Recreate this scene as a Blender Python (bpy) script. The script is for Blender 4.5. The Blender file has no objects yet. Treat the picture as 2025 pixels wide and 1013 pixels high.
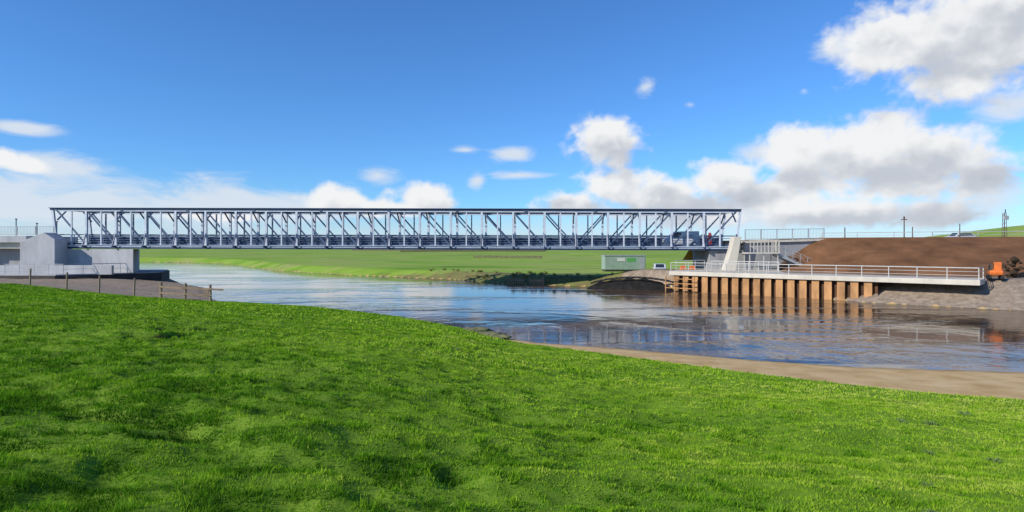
import bpy, math, random, bmesh
import numpy as np
from mathutils import Vector, Matrix, noise as mnoise
random.seed(7); rng=np.random.default_rng(11)
SC=bpy.context.scene
SC.view_settings.view_transform='Standard'
try: SC.view_settings.look='None'
except Exception: pass
CAMZ=4.3; F=1200.0
# ------------------------------------------------------------------ noise / terrain maths
def hsh(ix,iy,s):
    n=(ix.astype(np.int64)*374761393+iy.astype(np.int64)*668265263+s*974634777)&0xffffffff
    n=((n^(n>>13))*1274126177)&0xffffffff
    n=(n^(n>>16))&0xffffff
    return n/float(0xffffff)
def vn(x,y,s):
    ix=np.floor(x);iy=np.floor(y);fx=x-ix;fy=y-iy
    fx=fx*fx*(3-2*fx);fy=fy*fy*(3-2*fy)
    a=hsh(ix,iy,s);b=hsh(ix+1,iy,s);c=hsh(ix,iy+1,s);d=hsh(ix+1,iy+1,s)
    return (a*(1-fx)+b*fx)*(1-fy)+(c*(1-fx)+d*fx)*fy
def fbm(x,y,o=4,s=1):
    r=0;a=.5;t=0
    for i in range(o):
        r=r+a*vn(x*2**i+i*17.3,y*2**i-i*9.1,s+i);t+=a;a*=.5
    return r/t*2-1
def sst(a,b,x):
    t=np.clip((x-a)/(b-a),0,1);return t*t*(3-2*t)
SOUTH=[(500,-60),(120,2),(60,14),(40,18),(17.7,21.0),(12.4,21.9),(9.2,23.3),(5,25.7),(1.1,27.6),(-2.1,30.7),(-6.4,36),(-12.9,41.5),(-21,45.5),(-25,50),(-31,62),(-38,70),(-44,79),(-61,100),(-110,150),(-200,190),(-600,220)]
NORTH=[(-600,262),(-200,205),(-97,178),(-76,161),(-44.5,114),(-24.5,94),(-8,82),(-0.7,72),(8.2,67),(14,64),(16.2,60.6),(26.6,51.0),(27.6,47.4),(34.8,40.9),(60,32),(120,24),(500,0)]
def seglist(P,close=False):
    Q=P+[P[0]] if close else P
    return [(Q[i],Q[i+1]) for i in range(len(Q)-1)]
def dseg(x,y,segs):
    m=np.full(x.shape,1e9)
    for (a,b) in segs:
        dx=b[0]-a[0];dy=b[1]-a[1];L=dx*dx+dy*dy
        t=np.clip(((x-a[0])*dx+(y-a[1])*dy)/L,0,1)
        m=np.minimum(m,(x-a[0]-t*dx)**2+(y-a[1]-t*dy)**2)
    return np.sqrt(m)
def inside(x,y,P):
    r=np.zeros(x.shape,bool)
    for (a,b) in seglist(P,True):
        if a[1]==b[1]: continue
        c=((a[1]>y)!=(b[1]>y))&(x<(b[0]-a[0])*(y-a[1])/(b[1]-a[1])+a[0])
        r^=c
    return r
RIV=SOUTH+NORTH
GW=[(-160,66),(-60,51.5),(-36,45.8),(-27,42.3),(-23,41.3),(-21,42.5),(-19.5,44.8),(-24,52),(-45,80),(-61,101),(-90,110),(-160,110)]
GE=[(15.5,60),(26,50),(27,46),(34,39.5),(60,31),(130,15),(150,60),(60,75),(26,76),(18,76),(12,66)]
def sdpoly(x,y,P):
    d=dseg(x,y,seglist(P,True));return np.where(inside(x,y,P),d,-d)
SCARPS=[(-8.7,14.4,.8,.45),(-9.1,15.9,.6,.34),(-9.6,18.4,1.0,.45),(-8.6,21.5,.9,.3)]
def lumps(x,y):
    a=1-np.abs(fbm(x/.55,y/.38,2,9))*2.2
    b=fbm(x/.8,y/.5,2,39)
    return a,b
def terrain(x,y,full=False):
    ds=dseg(x,y,seglist(SOUTH));dn=dseg(x,y,seglist(NORTH));ins=inside(x,y,RIV)
    d=np.minimum(ds,dn);south=ds<dn
    yy=np.maximum(y,0)
    gw=sdpoly(x,y,GW)
    htS=np.maximum(1.35,2.62-.022*yy)
    htS=htS-.25*sst(0,10,gw)
    sandw=np.interp(x,[-100,-2,0,2,5,9,12.4,18,30,60],[.2,.3,1.0,1.9,3.2,4.8,6.0,7.4,10,13])
    edge=.22*sst(0,.5,ds)*(1-sst(-3,0,x))
    xr=sst(-3,3,x)
    zl=edge+ds*.118-np.minimum(ds,8)*.055*xr+.07*sst(-.1,.4,ds-sandw)*xr
    zS=htS-.25*np.log1p(np.exp(np.clip((htS-zl)/.25,-30,30)))
    grass=sst(-.1,.5,ds-sandw)*(1-sst(-1,.3,gw))
    near=1-sst(14,30,y)
    la,lb=lumps(x,y)
    left=1.1-.55*sst(-.2,.7,x/np.maximum(y,3))
    hum=.06*fbm(x/1.9,y/1.1,3,3)+left*(.05*la+.085*lb+.03*fbm(x/.2,y/.16,2,19))*(.4+.6*near)+.13*fbm(x/6,y/4,2,21)
    sc=np.zeros(x.shape)
    for (cx,cy,rx,dp) in SCARPS:
        ux=(x-cx)/rx; line=cy+.25*np.sin(ux*2.2)+.12*fbm(x/.4,y*0+cy,2,5)
        w=np.exp(-(ux**4)*2);t=(y-line)
        sc+=-dp*w*sst(.12,-.06,t)*sst(-1.3,-.1,t)
    zS=zS+hum*grass*sst(0,4,ds-sandw)+sc*grass
    zS+=(1-grass)*.02*fbm(x/.8,y/.8,3,31)*sst(0,1.5,ds)+.09*fbm(x/2.2,y/2.2,4,131)*sst(.5,3,gw)
    east=sst(9,15,x)*(1-(1-sst(22,34,x))*sst(67,78,y))
    htN=.95+np.clip((y-80)*.0035,0,1.5)+.35*fbm(x/55,y/45,3,41)*sst(4,30,dn)
    htN=htN*(1-east)+1.93*east*(1-sst(200,260,y))+2.2*east*sst(200,260,y)
    slN=.36*(1-east)+np.where(x<27.3,2.2,.42)*east
    nrm=fbm(x/2.6,y/2.6,3,77)
    zN=np.minimum(dn*slN+.32*nrm*sst(.5,3.5,dn)*(1-sst(8,16,dn))*(1-east*.6),htN)
    zN+=17*np.exp(-((x-320)/105)**2-((y-320)/90)**2)+7*np.exp(-((x+900)/500)**2-((y-1900)/300)**2)+9*np.exp(-((x-500)/500)**2-((y-2200)/300)**2)
    z=np.where(south,zS,zN)
    z=np.where(ins,-np.minimum(1.3,d*.36),z)
    if not full: return z,d,south,ins,grass
    ms=np.where(south,sandw-ds,-3);ms=np.where(ins,2,ms)
    bankw=np.interp(x,[-200,-60,-25,-12,-4,14],[-.5,-.5,-.2,1.2,4.5,5.5])
    mb=np.where(south,-3,bankw-dn)
    mg=np.maximum(gw,sdpoly(x,y,GE))
    return z,np.clip(ms,-2,2),np.clip(mb,-4,4),np.clip(mg,-2,2),np.clip(-sc*5,0,1)
def gz(x,y):
    return float(terrain(np.array([float(x)]),np.array([float(y)]))[0][0])
# ------------------------------------------------------------------ materials
def newmat(name):
    m=bpy.data.materials.new(name);m.use_nodes=True;nt=m.node_tree
    b=nt.nodes['Principled BSDF'];return m,nt,b
def nd(nt,t,**k):
    n=nt.nodes.new(t)
    for a,v in k.items(): setattr(n,a,v)
    return n
def pmat(name,col,rough=.7,metal=0,var=.18,scale=3,bump=.15,col2=None,stretch=(1,1,1),spec=.4,bscale=None):
    m,nt,b=newmat(name)
    tc=nd(nt,'ShaderNodeTexCoord');mp=nd(nt,'ShaderNodeMapping');mp.inputs['Scale'].default_value=stretch
    nt.links.new(tc.outputs['Object'],mp.inputs[0])
    n=nd(nt,'ShaderNodeTexNoise');n.inputs['Scale'].default_value=scale;n.inputs['Detail'].default_value=7;n.inputs['Roughness'].default_value=.62
    nt.links.new(mp.outputs[0],n.inputs['Vector'])
    r=nd(nt,'ShaderNodeValToRGB');r.color_ramp.elements[0].position=.3;r.color_ramp.elements[1].position=.7
    c2=col2 if col2 else tuple(min(1,c*(1+var)) for c in col)
    c1=tuple(c*(1-var) for c in col)
    r.color_ramp.elements[0].color=(*c1,1);r.color_ramp.elements[1].color=(*c2,1)
    nt.links.new(n.outputs[0],r.inputs[0]);nt.links.new(r.outputs[0],b.inputs['Base Color'])
    b.inputs['Roughness'].default_value=rough;b.inputs['Metallic'].default_value=metal
    b.inputs['Specular IOR Level'].default_value=spec
    if bump:
        n2=nd(nt,'ShaderNodeTexNoise');n2.inputs['Scale'].default_value=bscale or scale*6;n2.inputs['Detail'].default_value=5
        nt.links.new(mp.outputs[0],n2.inputs['Vector'])
        bp=nd(nt,'ShaderNodeBump');bp.inputs['Strength'].default_value=bump;bp.inputs['Distance'].default_value=.05
        nt.links.new(n2.outputs[0],bp.inputs['Height']);nt.links.new(bp.outputs[0],b.inputs['Normal'])
    return m
M={}
M['steel']=pmat('galvanised_steel',(.60,.64,.69),.42,.05,.14,1.5,.03)
M['railsteel']=pmat('dull_galvanised_steel',(.38,.39,.39),.5,.2,.12,1.5,.03)
M['chord']=pmat('blue_grey_chord_steel',(.07,.10,.16),.5,.2,.25,1.2,.03)
M['steeldark']=pmat('dark_painted_steel',(.04,.06,.11),.5,.3,.25,1.2,.03)
M['steelmid']=pmat('mid_blue_grey_steel',(.09,.125,.20),.5,.25,.2,1.2,.03)
M['concrete']=pmat('grey_concrete',(.42,.42,.42),.85,0,.2,.7,.2,stretch=(1,1,.35),spec=.2)
M['concreteshade']=pmat('shaded_grey_concrete',(.30,.30,.30),.85,0,.2,.7,.2,stretch=(1,1,.35),spec=.2)  # darker copy of the grey concrete, shade put into its colour
M['concretepale']=pmat('pale_concrete',(.55,.50,.41),.8,0,.18,.8,.15,stretch=(1,1,.3))
M['white']=pmat('white_paint',(.60,.58,.54),.5,0,.1,2,.03)
M['quayrail']=pmat('weathered_pale_rail',(.44,.43,.40),.55,0,.15,2,.03)
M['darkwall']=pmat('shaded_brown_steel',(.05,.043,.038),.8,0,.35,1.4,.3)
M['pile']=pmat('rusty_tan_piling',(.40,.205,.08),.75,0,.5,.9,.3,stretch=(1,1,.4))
M['pileshade']=pmat('shaded_rust_piling',(.085,.04,.018),.8,0,.5,1.3,.3,stretch=(1,1,.4))  # rust darkened for the recesses; their shade is put into the colour
M['soil']=pmat('bare_brown_soil',(.165,.080,.038),.95,0,.36,.4,.5,bscale=5,spec=.1)
M['rock']=pmat('dark_wet_mud',(.016,.014,.012),.85,0,.5,1.5,.6,spec=.2)
M['brush']=pmat('dry_brown_brush',(.055,.038,.024),.95,0,.5,2.5,.6,spec=.1)
M['stone']=pmat('grey_field_stone',(.13,.125,.10),.9,0,.4,1.2,.5)
M['turf']=pmat('slumped_turf',(.15,.15,.07),.95,0,.5,3,.6)
M['wood']=pmat('weathered_timber',(.27,.19,.12),.85,0,.3,3,.3,stretch=(1,1,.2))
M['wooddark']=pmat('dark_old_timber',(.11,.08,.055),.85,0,.4,3,.3)
M['orange']=pmat('orange_paint',(.62,.15,.025),.6,0,.25,2,.03)
M['red']=pmat('red_paint',(.40,.04,.02),.5,0,.1,2,.03)
M['black']=pmat('black_rubber',(.02,.02,.02),.7,0,.2,4,.05)
M['carwhite']=pmat('white_car_paint',(.52,.54,.57),.4,0,.06,2,0)
M['cabin']=pmat('grey_green_cladding',(.26,.35,.28),.6,0,.12,1,.05)
M['green']=pmat('green_sign_paint',(.10,.34,.09),.5,0,.06,1,0)
M['asphalt']=pmat('asphalt',(.06,.06,.06),.9,0,.2,2,.3)
M['roof']=pmat('slate_roof',(.09,.09,.10),.8,0,.2,1,.1)
m,nt,b=newmat('window_glass');b.inputs['Base Color'].default_value=(.02,.03,.04,1);b.inputs['Roughness'].default_value=.08
nz=nd(nt,'ShaderNodeTexNoise');mr=nd(nt,'ShaderNodeMapRange');mr.inputs[3].default_value=.04;mr.inputs[4].default_value=.12
nt.links.new(nz.outputs[0],mr.inputs[0]);nt.links.new(mr.outputs[0],b.inputs['Roughness']);M['glass']=m
def groundmat():
    m,nt,b=newmat('ground_cover');L=nt.links.new
    geo=nd(nt,'ShaderNodeNewGeometry')
    def noise(sc,det=6,ro=.6,st=None):
        n=nd(nt,'ShaderNodeTexNoise');n.inputs['Scale'].default_value=sc;n.inputs['Detail'].default_value=det;n.inputs['Roughness'].default_value=ro
        if st:
            mp=nd(nt,'ShaderNodeMapping');mp.inputs['Scale'].default_value=st;L(geo.outputs['Position'],mp.inputs[0]);L(mp.outputs[0],n.inputs['Vector'])
        else: L(geo.outputs['Position'],n.inputs['Vector'])
        return n.outputs[0]
    def ramp(f,stops):
        r=nd(nt,'ShaderNodeValToRGB');e=r.color_ramp.elements
        e[0].position=stops[0][0];e[0].color=(*stops[0][1],1);e[1].position=stops[-1][0];e[1].color=(*stops[-1][1],1)
        for p,c in stops[1:-1]:
            q=e.new(p);q.color=(*c,1)
        L(f,r.inputs[0]);return r.outputs[0]
    def mix(f,a,bb):
        x=nd(nt,'ShaderNodeMix',data_type='RGBA');L(f,x.inputs[0]);L(a,x.inputs[6]);L(bb,x.inputs[7]);return x.outputs[2]
    def mask(attr,nf,amp,lo=-.15,hi=.15):
        a=nd(nt,'ShaderNodeAttribute',attribute_name=attr)
        s=nd(nt,'ShaderNodeMath',operation='SUBTRACT');L(nf,s.inputs[0]);s.inputs[1].default_value=.5
        k=nd(nt,'ShaderNodeMath',operation='MULTIPLY_ADD');L(s.outputs[0],k.inputs[0]);k.inputs[1].default_value=amp;L(a.outputs['Fac'],k.inputs[2])
        r=nd(nt,'ShaderNodeMapRange');r.inputs[1].default_value=lo;r.inputs[2].default_value=hi;L(k.outputs[0],r.inputs[0]);return r.outputs[0]
    nA=noise(.035,7,.65,st=(1,2.4,1));nB=noise(1.1,8,.68);nC=noise(9,6,.7)
    gnear=ramp(nB,[(.25,(.045,.095,.008)),(.5,(.12,.22,.018)),(.75,(.22,.31,.035))])
    gfar=ramp(nA,[(.28,(.07,.16,.015)),(.40,(.16,.29,.028)),(.50,(.23,.35,.045)),(.57,(.30,.32,.10)),(.64,(.17,.28,.035)),(.75,(.09,.18,.022))])
    sx=nd(nt,'ShaderNodeSeparateXYZ');L(geo.outputs['Position'],sx.inputs[0])
    r=nd(nt,'ShaderNodeMapRange');r.inputs[1].default_value=40;r.inputs[2].default_value=70;L(sx.outputs[1],r.inputs[0])
    col=mix(r.outputs[0],gnear,gfar)
    bank=ramp(nB,[(.3,(.10,.085,.03)),(.48,(.20,.17,.07)),(.58,(.16,.21,.05)),(.75,(.34,.27,.14))])
    col=mix(mask('mbank',noise(.35,6,.65),9,-.8,.8),col,bank)
    gravel=ramp(noise(2.2,8,.75),[(.3,(.15,.115,.08)),(.5,(.27,.21,.155)),(.7,(.40,.33,.25))])
    col=mix(mask('mgravel',noise(.8,5),2.2),col,gravel)
    sand=ramp(noise(.9,7,.6),[(.3,(.42,.265,.11)),(.5,(.54,.37,.175)),(.7,(.62,.45,.24))])
    col=mix(mask('msand',noise(1.3,6),1.4,-.12,.12),col,sand)
    wet=nd(nt,'ShaderNodeMapRange');wet.inputs[1].default_value=.0;wet.inputs[2].default_value=.045;wet.inputs[3].default_value=.5;wet.inputs[4].default_value=1;L(sx.outputs[2],wet.inputs[0])
    vm=nd(nt,'ShaderNodeVectorMath',operation='SCALE');L(col,vm.inputs[0]);L(wet.outputs[0],vm.inputs[3])
    soil=ramp(nC,[(.3,(.012,.010,.006)),(.7,(.05,.036,.02))])
    col=mix(mask('mscarp',nB,.8,.25,.6),vm.outputs[0],soil)
    L(col,b.inputs['Base Color']);b.inputs['Roughness'].default_value=.95;b.inputs['Specular IOR Level'].default_value=.1
    bp=nd(nt,'ShaderNodeBump');bp.inputs['Strength'].default_value=.5;bp.inputs['Distance'].default_value=.05
    L(noise(5,8,.7),bp.inputs['Height']);L(bp.outputs[0],b.inputs['Normal'])
    return m
M['ground']=groundmat()
def grassmat():
    m=bpy.data.materials.new('grass_blades');m.use_nodes=True;nt=m.node_tree;nt.nodes.clear();L=nt.links.new
    out=nd(nt,'ShaderNodeOutputMaterial')
    a=nd(nt,'ShaderNodeAttribute',attribute_name='tint')
    r=nd(nt,'ShaderNodeValToRGB');e=r.color_ramp.elements
    e[0].position=0;e[0].color=(.018,.065,.004,1);e[1].position=1;e[1].color=(.58,.58,.18,1)
    for p,c in ((.25,(.075,.21,.010)),(.5,(.205,.40,.018)),(.75,(.38,.53,.04))):
        q=e.new(p);q.color=(*c,1)
    L(a.outputs['Fac'],r.inputs[0])
    d=nd(nt,'ShaderNodeBsdfDiffuse');t=nd(nt,'ShaderNodeBsdfTranslucent');mx=nd(nt,'ShaderNodeMixShader');mx.inputs[0].default_value=.28
    L(r.outputs[0],d.inputs[0]);L(r.outputs[0],t.inputs[0]);L(d.outputs[0],mx.inputs[1]);L(t.outputs[0],mx.inputs[2]);L(mx.outputs[0],out.inputs[0])
    return m
M['grass']=grassmat()
def watermat():
    m,nt,b=newmat('river_water');L=nt.links.new
    geo=nd(nt,'ShaderNodeNewGeometry')
    def noise(sc,st,det=4,dist=0):
        mp=nd(nt,'ShaderNodeMapping');mp.inputs['Scale'].default_value=st;mp.inputs['Rotation'].default_value=(0,0,math.radians(-12))
        L(geo.outputs['Position'],mp.inputs[0]);n=nd(nt,'ShaderNodeTexNoise');n.inputs['Scale'].default_value=sc;n.inputs['Detail'].default_value=det;n.inputs['Distortion'].default_value=dist
        L(mp.outputs[0],n.inputs['Vector']);return n.outputs[0]
    r=nd(nt,'ShaderNodeValToRGB');r.color_ramp.elements[0].color=(.030,.024,.020,1);r.color_ramp.elements[1].color=(.13,.075,.042,1)
    r.color_ramp.elements[0].position=.42;r.color_ramp.elements[1].position=.58
    L(noise(.14,(.8,2.8,1),5),r.inputs[0]);L(r.outputs[0],b.inputs['Base Color'])
    b.inputs['IOR'].default_value=1.333;b.inputs['Roughness'].default_value=.06
    b.inputs['Specular IOR Level'].default_value=.45
    pr=nd(nt,'ShaderNodeMapRange',interpolation_type='SMOOTHSTEP');pr.inputs[1].default_value=.47;pr.inputs[2].default_value=.62;pr.inputs[3].default_value=.22;pr.inputs[4].default_value=1.3
    L(noise(.075,(.6,1.8,1),5,.8),pr.inputs[0])
    a=nd(nt,'ShaderNodeMath',operation='MULTIPLY_ADD');L(noise(.8,(1,1,1),4,.3),a.inputs[0]);a.inputs[1].default_value=1.0
    b2=nd(nt,'ShaderNodeMath',operation='MULTIPLY');L(noise(4,(1,1,1),3),b2.inputs[0]);b2.inputs[1].default_value=.12;L(b2.outputs[0],a.inputs[2])
    h=nd(nt,'ShaderNodeMath',operation='MULTIPLY');L(a.outputs[0],h.inputs[0]);L(pr.outputs[0],h.inputs[1])
    bp=nd(nt,'ShaderNodeBump');bp.inputs['Strength'].default_value=1;bp.inputs['Distance'].default_value=.05
    L(h.outputs[0],bp.inputs['Height']);L(bp.outputs[0],b.inputs['Normal'])
    return m
M['water']=watermat()
# ------------------------------------------------------------------ mesh builder
ORG={}
class MB:
    def __init__(s): s.v=[];s.f=[]
    def add(s,vs,fs):
        o=len(s.v);s.v+= [tuple(v) for v in vs];s.f+=[tuple(i+o for i in f) for f in fs];return s
    def box(s,c,d,rz=0):
        cr,sr=math.cos(rz),math.sin(rz);vs=[]
        for z in(-.5,.5):
            for (a,b) in((-.5,-.5),(.5,-.5),(.5,.5),(-.5,.5)):
                x,y=a*d[0],b*d[1];vs.append((c[0]+x*cr-y*sr,c[1]+x*sr+y*cr,c[2]+z*d[2]))
        return s.add(vs,[(3,2,1,0),(4,5,6,7),(0,1,5,4),(1,2,6,5),(2,3,7,6),(3,0,4,7)])
    def beam(s,p,q,w,h):
        p=Vector(p);q=Vector(q);e=(q-p).normalized();up=Vector((0,0,1)) if abs(e.z)<.95 else Vector((0,1,0))
        a=e.cross(up).normalized();b=a.cross(e);vs=[]
        for P in(p,q):
            for (i,j) in((-1,-1),(1,-1),(1,1),(-1,1)): vs.append(P+a*i*w/2+b*j*h/2)
        return s.add(vs,[(0,1,2,3),(7,6,5,4),(0,4,5,1),(1,5,6,2),(2,6,7,3),(3,7,4,0)])
    def cyl(s,p,q,r,n=10,r2=None):
        p=Vector(p);q=Vector(q);r2=r if r2 is None else r2;e=(q-p).normalized();up=Vector((0,0,1)) if abs(e.z)<.95 else Vector((0,1,0))
        a=e.cross(up).normalized();b=a.cross(e);vs=[]
        for P,R in((p,r),(q,r2)):
            for i in range(n):
                t=2*math.pi*i/n;vs.append(P+a*R*math.cos(t)+b*R*math.sin(t))
        return s.add(vs,[tuple(range(n))[::-1],tuple(range(n,2*n))]+[(i,(i+1)%n,n+(i+1)%n,n+i) for i in range(n)])
    def prism(s,poly,z0,z1):
        n=len(poly);f=lambda z,p:(p[0],p[1],z(p) if callable(z) else z)
        vs=[f(z0,p) for p in poly]+[f(z1,p) for p in poly]
        return s.add(vs,[tuple(range(n))[::-1],tuple(range(n,2*n))]+[(i,(i+1)%n,n+(i+1)%n,n+i) for i in range(n)])
    def extr(s,o,ax,prof,nv):
        o=Vector(o);ax=Vector(ax).normalized();nv=Vector(nv);n=len(prof)
        vs=[o+ax*a+Vector((0,0,b)) for a,b in prof]+[o+ax*a+Vector((0,0,b))+nv for a,b in prof]
        return s.add(vs,[tuple(range(n)),tuple(range(n,2*n))[::-1]]+[(i,n+i,n+(i+1)%n,(i+1)%n) for i in range(n)])
    def obj(s,name,mat,parent=None,label=None,cat=None,kind=None,group=None,bevel=0,smooth=False):
        v=np.array(s.v);c=(v.min(0)+v.max(0))/2
        me=bpy.data.meshes.new(name);me.from_pydata([tuple(x) for x in (v-c)],[],s.f)
        bm=bmesh.new();bm.from_mesh(me);bmesh.ops.recalc_face_normals(bm,faces=bm.faces);bm.to_mesh(me);bm.free()
        o=bpy.data.objects.new(name,me);SC.collection.objects.link(o);me.materials.append(M[mat] if isinstance(mat,str) else mat)
        W=Vector(c);ORG[o]=W
        if parent: o.parent=parent;o.location=W-ORG[parent]
        else: o.location=W
        if bevel:
            b=o.modifiers.new('bevel','BEVEL');b.width=bevel;b.segments=2;b.limit_method='ANGLE'
        if smooth:
            for p in me.polygons:p.use_smooth=True
        meta(o,label,cat,kind,group);return o
def meta(o,label=None,cat=None,kind=None,group=None):
    if label:o['label']=label
    if cat:o['category']=cat
    if kind:o['kind']=kind
    if group:o['group']=group
def root(name,loc,label,cat,group=None,rz=None,kind=None,sc=1):
    e=bpy.data.objects.new(name,None);e.empty_display_size=.5;SC.collection.objects.link(e);e.location=loc
    ORG[e]=Vector(loc)
    if rz is not None: e.rotation_euler=(0,0,rz);e.scale=(sc,sc,sc);ORG[e]=Vector((0,0,0))
    meta(e,label,cat,kind,group);return e
# ------------------------------------------------------------------ ground sheet
def axis_y():
    a=list(np.arange(-6,14,.07));s=.07
    while a[-1]<4500: s=min(s*1.018,400) if a[-1]<60 else (s if a[-1]<200 else s*1.05); a.append(a[-1]+s)
    b=[-6];s=.3
    while b[-1]>-150: s*=1.3;b.append(b[-1]-s)
    return np.array(b[::-1][:-1]+a)
def axis_x():
    a=[0];s=.08
    while a[-1]<4500:
        if a[-1]<10:s=.08
        elif a[-1]<90:s=min(s*1.03,.5)
        else:s*=1.06
        a.append(a[-1]+s)
    a=np.array(a);return np.concatenate([-a[:0:-1],a])
X,Y=np.meshgrid(axis_x(),axis_y());nx=X.shape[1]
z,ms,mb_,mg,scm=terrain(X.ravel(),Y.ravel(),True)
co=np.stack([X.ravel(),Y.ravel(),z],1)
me=bpy.data.meshes.new('ground');me.vertices.add(len(co));me.vertices.foreach_set('co',co.ravel())
i,j=np.meshgrid(np.arange(nx-1),np.arange(X.shape[0]-1));a=(j*nx+i).ravel();q=np.stack([a,a+1,a+nx+1,a+nx],1)
me.loops.add(q.size);me.loops.foreach_set('vertex_index',q.ravel());me.polygons.add(len(q));me.polygons.foreach_set('loop_start',np.arange(0,q.size,4));me.polygons.foreach_set('loop_total',np.full(len(q),4))
me.update();me.validate()
me.polygons.foreach_set('use_smooth',np.ones(len(q),bool))
for nme,arr in(('msand',ms),('mbank',mb_),('mgravel',mg),('mscarp',scm)):
    at=me.attributes.new(nme,'FLOAT','POINT');at.data.foreach_set('value',arr.astype(np.float32))
g=bpy.data.objects.new('ground',me);SC.collection.objects.link(g);me.materials.append(M['ground']);meta(g,'green riverside pasture with sandy and gravelly banks','ground','structure')
w=MB();w.add([(-900,-90,0),(700,-90,0),(700,330,0),(-900,330,0)],[(0,1,2,3)]);w.obj('water','water',label='calm rippled river reflecting a cloudy blue sky',cat='river',kind='structure')
# ------------------------------------------------------------------ grass
def grass():
    VV=[];TT=[]
    bands=[(2.2,5,6800,.0040,.016),(5,9,3900,.0060,.018),(9,15,1600,.0095,.021),(15,26,480,.018,.027),(26,48,130,.036,.040)]
    for (y0,y1,den,wd,ht) in bands:
        hw=.88*y1+1.5;n=int(den*(y1-y0)*2*hw)
        x=rng.uniform(-hw,hw,n);y=rng.uniform(y0,y1,n)
        k=np.abs(x)<.88*y+1.5;x=x[k];y=y[k]
        z,sm=terrain(x,y,True)[0::4]
        z2,d,south,ins,gr=terrain(x,y)
        k=south&~ins&(gr>.45+.4*rng.random(len(x)))&(sm<.35);x,y,z=x[k],y[k],z[k]
        n=len(x);th=rng.uniform(0,2*np.pi,n);big=fbm(x/2.6,y/1.5,3,91);fin=fbm(x/.10,y/.08,2,23)
        la_,lb_=lumps(x,y)
        lr=np.clip(x/np.maximum(y,3),-1,1)
        tuft=sst(.12,.36,fbm(x/.34,y/.22,3,214)+.25*big-.20*lr)
        seed=sst(.55,.75,vn(x/.07,y/.07,321))
        h=ht*(.5+.8*rng.random(n))*(1+.6*fin)*(1+1.3*tuft)*(1+.25*np.clip(big,-1,1))*(1+.5*seed)
        h=np.clip(h,.006,.075)
        w=wd*(.6+.8*rng.random(n))
        lean=rng.uniform(.2,1.4,n)*h;la=rng.uniform(0,2*np.pi,n)
        bx=np.cos(th)*w;by=np.sin(th)*w
        P=np.empty((n,3,3));P[:,0]=np.stack([x-bx,y-by,z-.012],1);P[:,1]=np.stack([x+bx,y+by,z-.012],1);P[:,2]=np.stack([x+np.cos(la)*lean,y+np.sin(la)*lean,z+h],1)
        t=.52+.09*rng.normal(0,1,n)+.14*big+.08*la_+.22*lb_+.16*fin-.22*tuft+lr*.16+np.clip((y-8)/60,0,.12)
        dry=rng.random(n)<.012;t[dry]=.95
        t=np.clip(t,0,1)
        T=np.stack([t*.75,t*.75,t],1)
        VV.append(P.reshape(-1,3));TT.append(T.ravel())
    V=np.concatenate(VV);T=np.concatenate(TT);n=len(V)
    me=bpy.data.meshes.new('grass');me.vertices.add(n);me.vertices.foreach_set('co',V.ravel().astype(np.float32))
    me.loops.add(n);me.loops.foreach_set('vertex_index',np.arange(n,dtype=np.int32));me.polygons.add(n//3);me.polygons.foreach_set('loop_start',np.arange(0,n,3,dtype=np.int32));me.polygons.foreach_set('loop_total',np.full(n//3,3,dtype=np.int32))
    me.update()
    at=me.attributes.new('tint','FLOAT','POINT');at.data.foreach_set('value',T.astype(np.float32))
    o=bpy.data.objects.new('grass',me);SC.collection.objects.link(o);me.materials.append(M['grass']);meta(o,'short lush tufted green pasture grass','grass','stuff')
grass()
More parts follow.
